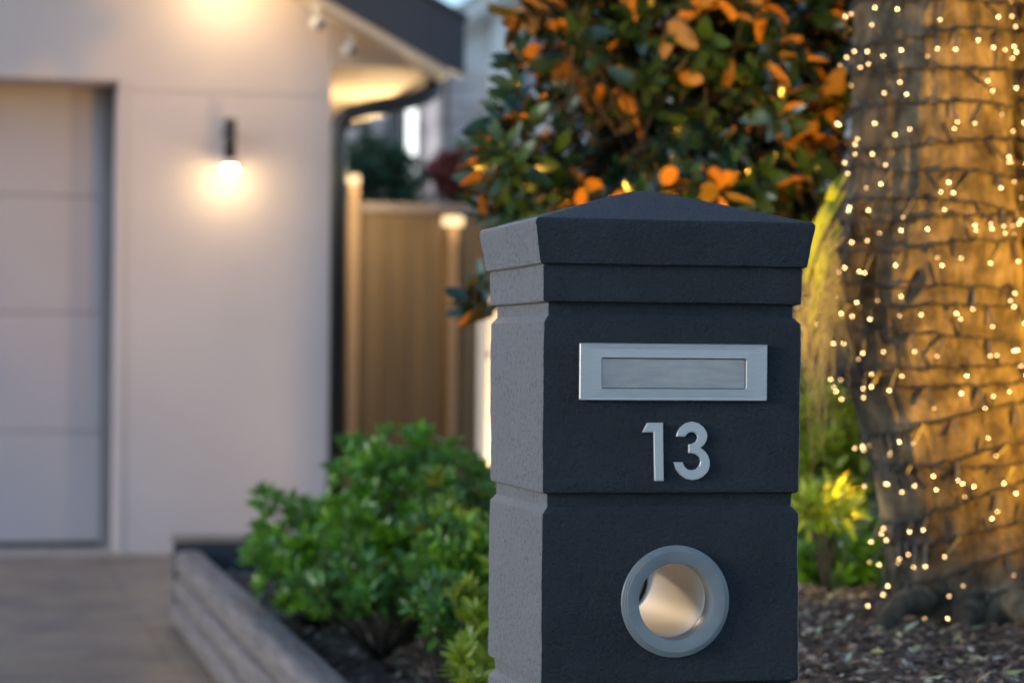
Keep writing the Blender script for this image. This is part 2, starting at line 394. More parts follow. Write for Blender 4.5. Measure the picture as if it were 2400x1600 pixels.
for r, h in ((RI, .03), (RI, -.004), (RI + .0006, -.0055), (RO - .0085, -.0088), (RO - .007, -.0086), (RO - .0066, -.0070), (RO - .0040, -.0066), (RO - .0036, -.005), (RO - .001, -.0044), (RO, -.0032), (RO + .0002, .004), (RI + .003, .004)) or ((RI, .03), (RI, -.004), (RI + .0008, -.0065), (RI + .003, -.0078), (RO - .008, -.0088), (RO - .0045, -.0082), (RO - .0042, -.0066), (RO - .0022, -.0064), (RO - .002, -.0046), (RO, -.0042), (RO + .0004, -.001), (RO, .004), (RI + .003, .004)):
    ringp.append((r, yf + h))
rg0 = MB().lathe(ringp, 96, 'y', (ru, 0, rz)).build("ring", m_ring, LB, True); rg0.data.set_sharp_from_angle(angle=math.radians(25))
MB().lathe([(RI, yf + .0302), (RI - .0008, yf + .032), (RI, yf + .034), (RI, hv + .004), (RI + .003, hv + .004), (RI + .003, yf + .0302)], 96, 'y', (ru, 0, rz)).build("pipe", m_tube, LB, True)
rp = [(r, -h) for r, h in ringp]
MB().lathe([(RI - .0035, hv - .012), (RI - .0075, hv - .011), (RI - .0075, hv + .008), (RO - .006, hv + .0085), (RO, hv + .003), (RO, hv - .003)], 96, 'y', (ru, 0, rz)).build("ring", m_ring, LB, True)
ld_ = bpy.data.lights.new("tube_fill_light", 'SPOT'); ld_.energy = 3; ld_.color = (1, .74, .46); ld_.spot_size = math.radians(40); ld_.shadow_soft_size = .02  # unseen spot added behind the pillar to brighten the inside of the tube
lo_ = bpy.data.objects.new("tube_fill_light", ld_); COL.objects.link(lo_); lo_.location = W(.80, 4.05, .80)
lo_.rotation_euler = (W(.80, 4.05, .80) - W(cu + ru + .03, PV1, rz)).to_track_quat('Z', 'Y').to_euler()
# letter plate
def LU(x, y): u, z = UZ(x, y, PV0 - .004); return u - cu, z
x0, z1 = LU(1331, 787); x1, z0 = LU(1761, 921); ix0, iz1 = LU(1381, 822); ix1, iz0 = LU(1712, 893)
fp = MB()
def rr(x0, z0, x1, z1, r, y, n=5):
    pts = []
    for cx, cz, a in ((x1 - r, z0 + r, -90), (x1 - r, z1 - r, 0), (x0 + r, z1 - r, 90), (x0 + r, z0 + r, 180)):
        for k in range(n): t = math.radians(a + 90 * k / (n - 1)); pts.append((cx + r * math.cos(t), y, cz + r * math.sin(t)))
    return pts
loops = [rr(x0, z0, x1, z1, .002, yf + .004), rr(x0, z0, x1, z1, .002, yf - .0055), rr(x0 + .0012, z0 + .0012, x1 - .0012, z1 - .0012, .0018, yf - .0068),
         rr(ix0 - .014, iz0 - .012, ix1 + .014, iz1 + .012, .004, yf - .0065), rr(ix0 - .001, iz0 - .001, ix1 + .001, iz1 + .001, .003, yf - .0068),
         rr(ix0, iz0, ix1, iz1, .0025, yf - .006), rr(ix0, iz0, ix1, iz1, .0025, yf + .004)]
lv = [[fp.b.verts.new(p) for p in L] for L in loops]
for a, c in zip(lv, lv[1:]):
    for k in range(len(a)): fp.b.faces.new((a[k], a[(k + 1) % len(a)], c[(k + 1) % len(a)], c[k]))
fp.build("slot_frame", m_al, LB)
m_flap = M("letter_flap_metal", (.36, .37, .38), .2, .3)
v = coords(m_flap, (1, 1, 1))
dn = noise_t(m_flap, coords(m_flap, (8, 8, 55)), 3, 4, .6)
lk(m_flap, ramp(m_flap, dn, [(.3, (.31, .30, .31)), (.7, (.40, .385, .395))]), BS(m_flap).inputs["Base Color"])
lk(m_flap, ramp(m_flap, noise_t(m_flap, v, 30, 5), [(.3, (.24,) * 3), (.7, (.42,) * 3)]), BS(m_flap).inputs["Roughness"])
# shallow crease shaped into the flap to imitate a peaked reflection
NXF, NZF = 60, 16; Vv = []
for j in range(NZF + 1):
    for i in range(NXF + 1):
        s, t = i / NXF, j / NZF
        crease = max(0, .62 * (1 - abs(s - .62) / .48) - t) * .004
        Vv.append((ix0 + .0008 + (ix1 - ix0 - .0016) * s, yf - .0034 - crease * .3 - .0004 * math.sin(math.pi * t) * (.5 + .5 * math.sin(s * 3)), iz0 + .0008 + (iz1 - iz0 - .0016) * t))
ii = np.arange((NXF + 1) * (NZF + 1)).reshape(NZF + 1, NXF + 1)
mesh_np("letter_flap", Vv, np.stack([ii[:-1, :-1], ii[:-1, 1:], ii[1:, 1:], ii[1:, :-1]], -1).reshape(-1, 4), m_flap, LB)
# digits
def dig(pts): return [LU((1440 + x / 6.534) * .98, (960 + y / 6.534) * .98) for x, y in pts]
one = [(500, 197), (745, 197), (755, 1088), (610, 1088), (597, 345), (423, 345)]
three = [(940, 410), (960, 340), (1010, 262), (1090, 203), (1190, 180), (1290, 205), (1370, 268), (1412, 340), (1425, 400), (1408, 480), (1370, 540), (1320, 580),
         (1390, 635), (1440, 710), (1463, 790), (1460, 870), (1425, 955), (1360, 1020), (1280, 1062), (1190, 1075), (1090, 1055), (1000, 992), (940, 910), (905, 800),
         (1045, 800), (1070, 860), (1115, 908), (1185, 925), (1250, 905), (1295, 855), (1315, 785), (1298, 725), (1250, 683), (1190, 665), (1130, 660), (1130, 530),
         (1190, 518), (1240, 490), (1266, 440), (1262, 390), (1230, 352), (1185, 338), (1135, 350), (1105, 378), (1085, 410)]
m_dig = M("brushed_steel_numeral", (.5, .51, .53), .4, .55)
for pts, nm in ((one, "1"), (three, "3")):
    d = MB().prism(dig(pts), yf + .002, yf - .0052).build("numeral", m_dig, LB)
    bm = bmesh.new(); bm.from_mesh(d.data)
    fr = min(bm.faces, key=lambda f: f.calc_center_median().y if len(f.verts) > 4 else 9)
    bmesh.ops.bevel(bm, geom=list(fr.edges), offset=.0013, segments=3, affect='EDGES'); bm.to_mesh(d.data); bm.free()
    d["label"] = "raised steel numeral " + nm

# ================================================================== HOUSE
FV = 11.51
def hz(x, y, v=FV): return UZ(x, y, v)
CU = hz(757, 600)[0]                                   # right corner of the front wall
GU = hz(268, 700)[0]; GZ = hz(265, 187)[1]             # garage opening
ULEFT = -2.6
house = empty("house", (0, 0, 0), A, label="pale rendered house with garage and navy gable roof on the left", cat="house")
# slope of the barge from its lower edge
RV0 = FV - .28                                         # plane of the barge board
bl0, bl1 = hz(756, 0, RV0), hz(1067, 178, RV0); bt0, bt1 = hz(952, -8, RV0), hz(1067, 50, RV0)
sl = (bl1[1] - bl0[1]) / (bl1[0] - bl0[0])
def low(u): return bl1[1] + sl * (u - bl1[0])
thk = bt1[1] - bl1[1]
UR = ULEFT + .6; 
mbw = MB()
topz = lambda u: low(u) + .04
wtop = [(CU, topz(CU)), (-.4, topz(-.4)), (ULEFT, topz(-.4))]
mbw.prism([(GU, 0), (CU, 0), wtop[0], wtop[1], wtop[2], (ULEFT, GZ), (GU, GZ)], FV, FV + .2)
mbw.box((CU - .2, FV + .2005, 0), (CU, 20, hz(757, 150)[1]))
mbw.build("wall", m_white_wall, house)
# string course over the opening
s0, s1 = hz(275, 186)[1], hz(275, 206)[1]
MB().box((GU + .01, FV - .004, s1), (CU - .001, FV - .0005, s0), .001).build("string_course", m_white_wall, house)
MB().box((ULEFT, FV - .006, GZ + .002), (GU + .004, FV - .0005, GZ + .022), .002).box((GU + .004, FV - .006, .0), (GU + .035, FV - .0005, GZ + .022), .002).build("door_trim", m_white_wall, house)
# garage door
DV = FV + .36
gd = MB(); dzs = [hz(0, y, DV)[1] for y in (447, 716, 990)]
zz = [.035] + sorted(dzs) + [GZ + .1]
for a, b in zip(zz, zz[1:]): gd.box((ULEFT, DV, a + .0018), (GU - .05, DV + .04, b - .0018), .003)
md = noisy("garage_door_paint", (.40, .36, .395), (.43, .39, .425), .8, .5)
door = gd.build("garage_door", md, house)
MB().box((ULEFT, DV - .004, .001), (GU - .05, DV + .05, .034), .004).build("rubber_seal", m_black, door)
MB().box((GU - .049, DV - .05, 0), (GU - .002, DV + .08, GZ), .003).build("door_jamb", noisy("jamb", (.16, .15, .16), (.19, .18, .19), 4, .5), house)
MB().box((GU - .0015, FV + .2, 0), (GU + .12, DV + .3, GZ + .2)).build("reveal", md, house)
MB().box((ULEFT, FV + .2005, GZ - .001), (GU - .002, DV + .3, GZ + .03)).box((ULEFT, DV + .1, 0), (GU, DV + .14, GZ)).build("lintel", m_white_wall, house)
# concrete threshold
MB().box((ULEFT, FV - .12, .001), (GU + .05, DV, .012), .003).build("threshold", noisy("threshold_concrete", (.36, .31, .28), (.42, .36, .32), 5, .8), house)
# boxed eave
ez = hz(790, 152, FV - .05)[1]; EU = hz(1003, 152, FV - .05)[0]
MB().prism([(CU + .001, ez), (EU, ez), (CU + .001, low(CU) + .02)], FV - .05, FV - .02).build("eave_end", noisy("eave_sheet", (.4, .33, .29), (.44, .36, .31), 3, .7), house)
m_sof = M("soffit", (.72, .62, .5), .7)
MB().box((CU + .001, FV - .019, ez), (EU, 20, ez + .015)).build("soffit", m_sof, house)
# sloping lining under the barge
MB().prism([(EU + .02, low(EU + .02) - .035), (EU + .02, low(EU + .02)), (-.4, low(-.4)), (-.4, low(-.4) - .035)], RV0 + .03, FV - .001).build("verge_lining", m_sof, house)
m_barge = M("navy_barge", (.022, .033, .055), .5)
rf = MB().prism([(bl1[0], bl1[1]), (bl1[0], bl1[1] + thk), (-.4, bl1[1] + thk + sl * (-.4 - bl1[0])), (-.4, low(-.4))], RV0, RV0 + .03)
rf.build("barge_board", m_barge, house)
MB().prism([(bl1[0] + .01, bl1[1] + thk + .001), (bl1[0] + .01, bl1[1] + thk + .03), (-.4, bl1[1] + thk + .03 + sl * (-.4 - bl1[0])), (-.4, bl1[1] + thk + .001 + sl * (-.4 - bl1[0]))], RV0 - .02, 20).build("roof", M("roof_sheet", (.03, .038, .05), .5), house)
MB().box((EU + .005, RV0 + .031, ez + .0), (bl1[0] - .01, 20, ez + .13), .01).build("gutter", m_barge, house)
# downpipe
DPv = FV - .0
pts = [(1000, 150), (1002, 180), (992, 208), (960, 226), (900, 240), (840, 252), (800, 264), (780, 290), (776, 330)]
pp = []
for k, (x, y) in enumerate(pts):
    v_ = FV + .35 - .33 * min(1, k / 6); u, z = hz(x, y, v_); pp.append((u, v_, z))
def smooth(pts, n=5):
    pts = [Vector(p) for p in pts]; out = []
    for i in range(len(pts) - 1):
        p0, p1, p2, p3 = pts[max(i - 1, 0)], pts[i], pts[i + 1], pts[min(i + 2, len(pts) - 1)]
        for k in range(n):
            t = k / n; out.append(.5 * ((2 * p1) + (p2 - p0) * t + (2 * p0 - 5 * p1 + 4 * p2 - p3) * t * t + (3 * p1 - p0 - 3 * p2 + p3) * t ** 3))
    out.append(pts[-1]); return out
pp.append((pp[-1][0], pp[-1][1], .02))
MB().tube(smooth(pp[:-1]) + [Vector(pp[-1])], .043, 16).build("downpipe", m_black, house, True)

# wall lights (holder, glass collar, globe)
def wall_light(x, ytop, ybot, r, glow, label, off=-.10):
    u, zt = hz(x, ytop); _, zb = hz(x, ybot)
    t = empty("wall_light", W(u, FV, zt), A, label=label, cat="wall light", group="globe wall lights on the garage wall")
    h = zt - zb
    MB().tube([(0, off, 0), (0, off, -h)], .028, 20).build("holder", m_black, t, True)
    MB().tube([(0, -.001, -h * .3), (0, off + .015, -h * .3)], .012, 12).lathe([(0, -.014), (.022, -.014), (.024, -.001)], 24, 'y', (0, 0, -h * .3)).build("bracket", m_black, t, True)
    MB().lathe([(.0, -h - .0005), (.030, -h - .001), (.040, -h - .006), (.050, -h - .036), (.0, -h - .037)], 24, 'z', (0, off, 0)).build("collar", m_cream, t, True)
    MB().ball((0, off, -h - .037 + r * .05), r).build("globe", emis("lit_globe", (1, .74, .36), glow), t, True)
    return t
wall_light(521, 280, 371, .033, 55, "small black wall light with glowing globe beside the garage door", -.15)
wall_light(512, -175, -77, .042, 75, "larger glowing wall light at the top edge above the other one", -.25)

# security cameras
def cctv(x, y, v_, label, s=1.):
    u, z = hz(x, y, v_); t = empty("security_camera", W(u, v_, z), A, label=label, cat="security camera", group="white security cameras under the gable")
    MB().lathe([(0, .05), (.035, .05), (.035, .035), (.015, .03), (.015, -.005)], 20).build("mount", m_whitetrim, t, True)
    MB().tube([(-.01, .05, -.02), (.0, -.04, -.035)], .03, 20).build("housing", m_whitetrim, t, True)
    MB().ball((0, -.038, -.036), .021).build("lens", m_black, t, True)
    t.scale = (s, s, s); return t
cctv(733, 42, FV - .16, "white security camera with black lens under the barge")
cctv(806, 103, FV - .12, "white sensor camera on the eave end near the gutter", .9)
# soffit lamp
u, z = hz(822, 198, 13.0)
sl_t = empty("soffit_lamp", W(u, 13.0, z), A, label="small dark lamp hanging below the glowing eave soffit", cat="soffit lamp")
MB().lathe([(0, .012), (.035, .012), (.038, 0), (.038, -.014), (0, -.014)], 20).build("mount", m_black, sl_t, True)
MB().ball((0, 0, -.05), .036).build("globe", emis("soft_globe", (1, .7, .35), 1.0), sl_t, True)
def point(name, loc, e, col, r=.03):
    ld = bpy.data.lights.new(name, 'POINT'); ld.energy = e; ld.color = col; ld.shadow_soft_size = r
    o = bpy.data.objects.new(name, ld); COL.objects.link(o); o.location = loc; return o
def spot(name, loc, to, e, col, size, blend=.5, r=.03):
    ld = bpy.data.lights.new(name, 'SPOT'); ld.energy = e; ld.color = col; ld.spot_size = math.radians(size); ld.spot_blend = blend; ld.shadow_soft_size = r
    o = bpy.data.objects.new(name, ld); COL.objects.link(o); o.location = loc
    o.rotation_euler = (Vector(loc) - Vector(to)).to_track_quat('Z', 'Y').to_euler(); return o
point("soffit_light", W(u + .12, 12.7, z - .5), 12.0, (1, .68, .32))

# ================================================================== SIDE FENCE
FEV = 14.0
def fz(x, y): return hz(x, y, FEV)
fence = empty("side_fence", (0, 0, 0), A, label="tall ribbed brown metal side fence between the house and the tree", cat="fence")
fu0 = CU - .1; zt_ = fz(900, 486)[1]; prof = []; u = fu0; k = 0
while u < 5.2:
    prof += [(u, 0), (u + .052, 0), (u + .066, .016), (u + .096, .016), (u + .11, 0)]; u += .118
b = bmesh.new(); a_ = [b.verts.new((p[0], FEV - p[1], .02)) for p in prof]; c__ = [b.verts.new((p[0], FEV - p[1], zt_)) for p in prof]
for i in range(len(prof) - 1): b.faces.new((a_[i], a_[i + 1], c__[i + 1], c__[i]))
me = bpy.data.meshes.new("panel"); b.to_mesh(me); b.free()
link("panel", me, noisy("fence_sheet", (.092, .060, .028), (.12, .082, .038), 2, .45, vs=(6, 6, .3)), fence)
MB().box((fu0, FEV - .03, zt_), (5.2, FEV + .02, zt_ + .05), .003).build("top_rail", noisy("fence_rail", (.2, .165, .16), (.23, .19, .18), 3, .5), fence)
mcap = emis("post_lamp_glow", (1, .70, .36), .8)
def lit_post(x, y, w, pw, label):
    u, z = fz(x, y); t = empty("lamp_post", W(u, FEV - .07, 0), A, label=label, cat="lamp post", group="timber posts with lit caps along the side fence")
    MB().box((-pw / 2, -.03, 0), (pw / 2, .03, z - .03), .003).build("post", noisy("post_timber", (.2, .135, .08), (.26, .18, .11), 6, .6, vs=(8, 8, .5)), t)
    MB().box((-w / 2, -.045, z - .03), (w / 2, .045, z + .022), .006).build("lamp_cap", mcap, t)
    MB().box((-w / 2 - .006, -.05, z + .0222), (w / 2 + .006, .05, z + .032), .003).build("lid", m_dark, t)
    return u, z
for a in ((808, 414, .06, .06, "taller post with glowing cap nearest the house corner"), (1035, 508, .11, .045, "shorter post with broad glowing cap in front of the ribbed fence")):
    u, z = lit_post(*a); point("cap_light", W(u, FEV - .16, z - .06), .2, (1, .65, .3), .02)
spot("fence_light", W(1.95, 13.3, 2.1), W(2.35, 14.0, 1.2), 24, (1, .74, .40), 80, .9, .08)

# cream garden pier, lit
u, z = hz(1128, 700, 9.6)
pier = empty("garden_pier", W(u, 9.6, 0), A, label="cream rendered garden pier glowing warm behind the letterbox", cat="garden pier")
MB().box((-.035, -.1, 0), (.16, .1, z), .006).build("shaft", m_cream, pier)
MB().box((-.045, -.11, z), (.17, .11, z + .03), .005).build("cap", m_cream, pier)
MB().box((-.03, -.125, hz(1128, 822, 9.5)[1] - .008), (.12, -.1002, hz(1128, 822, 9.5)[1] + .008), .003).build("band", m_cream, pier)
spot("pier_light", W(u + .1, 8.95, .5), W(u + .05, 9.6, .9), 30, (1, .68, .34), 110, .8)

# ================================================================== NEIGHBOUR'S HOUSE
NV = 24.0
def nz_(x, y, v=NV): return hz(x, y, v)
nb = empty("brick_house", (0, 0, 0), A, label="pale washed brick house with white gable trim behind the fence", cat="house")
mb_ = M("washed_brick", (.5, .45, .44), .85); v = coords(mb_)
cb = nd(mb_, "CombineXYZ"); sp = nd(mb_, "SeparateXYZ"); lk(mb_, v, sp.inputs[0]); lk(mb_, sp.outputs[0], cb.inputs[0]); lk(mb_, sp.outputs[2], cb.inputs[1])
bk = nd(mb_, "TexBrick"); bk.inputs["Scale"].default_value = 1; bk.inputs["Brick Width"].default_value = .24; bk.inputs["Row Height"].default_value = .086; bk.inputs["Mortar Size"].default_value = .01
bk.inputs["Color1"].default_value = (.40, .29, .27, 1); bk.inputs["Color2"].default_value = (.66, .58, .56, 1); bk.inputs["Mortar"].default_value = (.6, .57, .56, 1)
lk(mb_, cb.outputs[0], bk.inputs[0])
mx = nd(mb_, "Mix"); mx.data_type = 'RGBA'; mx.inputs[7].default_value = (.76, .73, .73, 1)
lk(mb_, ramp(mb_, noise_t(mb_, v, 1.6, 4), [(.42, (0, 0, 0)), (.62, (1, 1, 1))]), mx.inputs[0]); lk(mb_, bk.outputs[0], mx.inputs[6]); lk(mb_, mx.outputs[2], BS(mb_).inputs["Base Color"])
g0, g1 = nz_(1063, 55), nz_(1153, 0); gs = (g1[1] - g0[1]) / (g1[0] - g0[0]); gline = lambda u: g0[1] + gs * (u - g0[0])
uL = nz_(700, 300)[0]; uLL = g0[0] - .25; uR = nz_(2600, 300)[0]; uPk = nz_(1500, 0)[0]
MB().prism([(uLL, 0), (uR, 0), (uR, gline(uPk)), (uPk, gline(uPk)), (uLL, gline(uLL))], NV, NV + 6).build("wall", mb_, nb)
MB().box((uL - 1, NV + .8, 0), (uLL - .001, NV + 6, gline(uLL) - .3)).build("side_wing", mb_, nb)
MB().prism([(uLL - .35, gline(uLL - .35)), (uLL - .35, gline(uLL - .35) + .20), (uPk, gline(uPk) + .20), (uPk, gline(uPk))], NV - .25, NV - .2).build("white_barge", M("white_paint", (.75, .76, .75), .5), nb)
MB().prism([(uLL - .35, gline(uLL - .35) + .202), (uLL - .35, gline(uLL - .35) + .22), (uPk, gline(uPk) + .22), (uPk, gline(uPk) + .202)], NV - .3, NV + 6.3).build("roof", M("grey_roof", (.12, .11, .11), .6), nb)
MB().prism([(uLL - .33, gline(uLL - .33) - .1), (uLL - .33, gline(uLL - .33) - .0005), (uPk, gline(uPk) - .0005), (uPk, gline(uPk) - .1)], NV - .199, NV - .001).build("verge_lining", M("verge_cream", (.5, .46, .42), .6), nb)
def nbox(x0, y0, x1, y1, v0, v1, name, mat, parent=nb):
    a, c = nz_(x0, y1, v0), nz_(x1, y0, v0); return MB().box((a[0], v0, a[1]), (c[0], v1, c[1]), .003).build(name, mat, parent)
mgl = M("dark_window_glass", (.03, .035, .045), .08)
mwp = M("bright_white_paint", (.82, .82, .8), .5)
w1 = nbox(1128, 15, 1182, 225, NV - .06, NV - .002, "window_surround", mwp)
nbox(1186, 20, 1225, 210, NV - .03, NV - .002, "window", M("grey_glass", (.22, .21, .23), .25))
nbox(1020, 150, 1030, 345, NV - .1, NV - .02, "downpipe", M("brown_pipe", (.09, .06, .055), .5))
nbox(828, 262, 842, 480, NV + .70, NV + .799, "window", mgl)
nbox(890, 250, 925, 480, NV + .70, NV + .799, "window", mgl)
wpost = nbox(935, 250, 957, 470, NV - .2, NV - .15, "white_post", emis("white_post_glow", (.86, .93, .9), .95))  # white post, its brightness put in as emission
nbox(931, 246, 934.6, 474, NV - .22, NV - .14, "post_edge", m_dark, wpost)

# ================================================================== PLANTS
def rosette(tips, dirs, n, spread, size, jit=.25):
    pos, d, up, sz = [], [], [], []
    for t, q in zip(tips, dirs):
        q = q / np.linalg.norm(q); a = np.cross(q, [0, 0, 1.]) ; a = a / (np.linalg.norm(a) + 1e-6) if np.linalg.norm(a) > .05 else np.array([1., 0, 0]); b_ = np.cross(q, a)
        ph = rng.random() * 6.28
        for k in range(n):
            an = ph + k * 2.4; sp = spread * (1 - .45 * k / n) + rng.normal(0, jit * .4)
            rad = a * math.cos(an) + b_ * math.sin(an)
            pos.append(t - q * size * (.42 - .42 * k / n) + rad * size * .03); d.append(q * math.cos(sp) + rad * math.sin(sp) + rng.normal(0, jit * .3, 3)); up.append(q)
            sz.append(size * (1 - .35 * k / n) * rng.uniform(.8, 1.15))
    return map(np.array, (pos, d, up, sz))
def branches(root, tips, r0, r1, mat, name, parent, bend=.3, n=6, sides=5, share=None):
    m = MB(); root = Vector(root)
    for t in tips:
        t = Vector(t); s = Vector(share[rng.integers(len(share))]) if share else root
        mid = (s + t) / 2 + Vector((0, 0, -bend * (t - s).length * .3)) + Vector(rng.normal(0, .02, 3))
        pts = [s * (1 - k) ** 2 + mid * 2 * k * (1 - k) + t * k * k for k in (i / n for i in range(n + 1))]
        m.tube(pts, [r0 + (r1 - r0) * i / n for i in range(n + 1)], sides)
    return m.build(name, mat, parent, True)
m_bark = noisy("grey_bark", (.12, .09, .065), (.2, .16, .12), 12, .85, .5, 40, .01, vs=(3, 3, .6))
m_twig = M("twig", (.025, .02, .014), .8)

# magnolia behind the letterbox
T_mag = leaf_template(.42, .1, .16, 6, rd=.5)
m_mag = leafmat("magnolia_leaf", (.007, .026, .012), (.032, .075, .028), (.42, .17, .012), .2, .02, (.4, .3, .05), .6)
mag = empty("magnolia_tree", (.51, 6.03, soil_z(1.8, 5.8)), 0, label="glossy dark magnolia with rust leaf undersides behind the letterbox", cat="tree")
O = np.array(mag.location)
lobes = [((.49, 6.11, 1.93), (.46, .45, .74), 950), ((.08, 5.86, 1.85), (.13, .25, .31), 24), ((.02, 5.82, 1.40), (.14, .25, .16), 28), ((.37, 5.9, 1.30), (.34, .29, .18), 70), ((.78, 6.07, 1.40), (.25, .33, .33), 60)]
tips, dirs = [], []
for c0, r0, n in lobes:
    c0 = np.array(c0); r0 = np.array(r0)
    for _ in range(n):
        q = rng.normal(size=3); q /= np.linalg.norm(q); rad = rng.uniform(.45, 1.0) ** .6
        p = c0 + q * r0 * rad
        tips.append(p); dd = q * .8 + np.array([0, -.25, .55]) + rng.normal(0, .7, 3); dirs.append(dd)
for (x, y, D) in ((1072, 690, 5.7), (1105, 700, 5.75), (1175, 205, 5.75), (1205, 130, 5.8), (1195, 260, 5.75), (1105, 470, 5.7), (1120, 400, 5.75), (1100, 660, 5.8)):
    tips.append(np.array(P(x, y, D))); dirs.append(np.array([-.6, -.3, .5]) + rng.normal(0, .3, 3))
tips = np.array(tips) - O; dirs = np.array(dirs)
pos, d, up, sz = rosette(tips, dirs, 8, 1.05, .099, .6)
leaves("crown", T_mag, pos, d, up, sz, m_mag, mag, .5)
hub = [Vector(p) for p in ((0, 0, .7), (-.05, .03, 1.0), (.05, .05, 1.3), (0, 0, 1.6), (-.1, -.05, .9), (.1, 0, 1.1))]
MB().tube([(0, 0, -.05), (.01, .01, .5), (-.02, .03, 1.0), (.03, .05, 1.4), (0, 0, 1.9)], [.04, .03, .024, .018, .008], 10).build("trunk", m_bark, mag, True)
branches((0, 0, .8), tips, .005, .002, m_twig, "branch", mag, share=hub)
spot("magnolia_uplight", (.36, 4.3, .55), (.42, 6.05, 1.9), 92, (1, .5, .06), 46, .7, .04)

spot("magnolia_uplight", (.80, 5.55, .55), (.6, 6.1, 2.2), 10, (1, .5, .07), 80, .7, .04)
spot("shrub_uplight", (.66, 5.0, .55), (.76, 5.95, .75), 5, (1, .78, .35), 75, .8, .03)

# generic leafy shrub
def shrub(name, center, rad, n, nl, size, mat, label, cat, group=None, T=None, up=.8, spread=.9, jit=.3, stemmat=None, shell=.25, flat=0):
    base = Vector((center[0], center[1], 0)); u_ = base.x * CA + base.y * SA; v_ = -base.x * SA + base.y * CA
    gz = soil_z(u_, v_) if v_ < SV1 and u_ > SU0 else 0.
    t = empty(name, (center[0], center[1], gz), 0, label=label, cat=cat, group=group); O = np.array(t.location)
    q = rng.normal(size=(n, 3)); q /= np.linalg.norm(q, axis=1, keepdims=True)
    lump = np.array([1 + .42 * noise.noise(Vector(k) * 3.0 + Vector((center[0] * 5, 0, 0))) for k in q])
    r = rng.uniform(shell, 1, n) ** .5 * lump * np.where(rng.random(n) < .16, rng.uniform(1.05, 1.2, n), 1)
    tp = np.array(center) + q * np.array(rad) * r[:, None] - O
    tp[:, 2] = np.maximum(tp[:, 2], .03)
    dd = q * .7 + np.array([0, -.1, up]) + rng.normal(0, .35, (n, 3))
    pos, d, uu, sz = rosette(tp, dd, nl, spread, size, jit)
    leaves("foliage", T or leaf_template(.38, .15, .14, 5, .85, .75), pos, d, uu, sz, mat, t, .4)
    branches((0, 0, 0), tp[::2], .004, .0014, stemmat or m_twig, "stems", t, .1, 4, 4); return t
m_gr = leafmat("green_leaf", (.015, .07, .006), (.19, .38, .025), (.12, .24, .05), .22, .3, (.2, .5, .03))
m_gr2 = leafmat("dark_leaf", (.02, .085, .012), (.08, .22, .03), (.08, .15, .05), .35, .2)
m_yg = leafmat("lime_leaf", (.10, .2, .01), (.28, .36, .03), (.2, .28, .05), .35, .35, (.55, .6, .03))
m_teal = leafmat("teal_leaf", (.012, .05, .028), (.03, .09, .05), (.03, .08, .04), .4, .1)
m_red = leafmat("red_leaf", (.22, .04, .04), (.38, .10, .09), (.2, .05, .05), .5, .1, (.5, .1, .1))
def at(x, y, D): return tuple(P(x, y, D))
G1 = "green shrubs in the bed beside the retaining wall"
shrub("green_shrub", at(940, 1175, 6.2), (.25, .26, .205), 230, 9, .056, m_gr, "tallest leafy green shrub in front of the brown fence", "shrub", G1)
shrub("green_shrub", at(735, 1265, 6.6), (.21, .25, .16), 150, 9, .054, m_gr, "low green shrub nearest the timber retaining wall", "shrub", G1)
shrub("green_shrub", at(1075, 1240, 5.9), (.16, .22, .19), 130, 10, .055, m_gr2, "darker green shrub against the letterbox's left side", "shrub", G1)
shrub("green_shrub", at(1085, 1300, 5.5), (.12, .14, .12), 90, 9, .05, m_gr, "green shrub leaning on the letterbox's left flank, above the lime one", "shrub", G1)
shrub("green_shrub", at(1045, 1400, 5.1), (.09, .12, .07), 60, 9, .045, m_gr2, "dark low shrub between the lime plant and the big green shrubs", "shrub", G1)
shrub("green_shrub", at(880, 1340, 5.9), (.22, .2, .09), 80, 9, .052, m_gr2, "lowest green shrub spreading over the soil", "shrub", G1)
T_n = leaf_template(.36, .18, .2, 5)
shrub("lime_shrub", at(1108, 1440, 4.7), (.065, .08, .12), 24, 10, .05, m_yg, "small yellow green shrub at the letterbox's lower left", "shrub", T=T_n, up=1.2)
shrub("lime_shrub", at(1090, 1560, 4.35), (.05, .08, .06), 14, 9, .05, m_yg, "young yellow green plant at the bottom edge by the letterbox", "shrub", T=T_n, up=1.2)
# right of the pillar
shrub("lit_shrub", at(1905, 1020, 6.0), (.14, .16, .19), 130, 8, .06, m_yg, "warmly lit yellow green shrub between letterbox and trunk", "shrub", T=T_n)
shrub("fern_shrub", at(1905, 1160, 5.6), (.10, .10, .05), 20, 8, .08, m_yg, "bright lime leaf cluster low between letterbox and trunk", "shrub", T=leaf_template(.25, .1, .1, 5))
shrub("dark_shrub", at(1925, 1290, 5.9), (.15, .16, .12), 100, 9, .055, m_gr, "dark green shrub at the foot of the gap beside the trunk", "shrub", T=T_n)
# hedge closing the view behind
hd = shrub("hedge", tuple(W(3.25, 9.0, .75)), (.9, .45, .75), 900, 8, .075, m_gr2, "dark hedge behind the magnolia and the lit shrub", "hedge")
# beyond the fence
shrub("dark_shrub", at(850, 440, 17.5), (.42, .4, .4), 380, 8, .09, m_teal, "dark blue green shrub above the fence beside the downpipe", "shrub")
shrub("red_shrub", at(1040, 395, 16.2), (.16, .2, .13), 200, 8, .08, m_red, "reddish shrub above the fence before the brick house", "shrub")
shrub("dark_shrub", at(1120, 440, 17), (.3, .4, .42), 300, 8, .09, m_gr2, "mid green shrub above the fence beside the magnolia", "shrub")

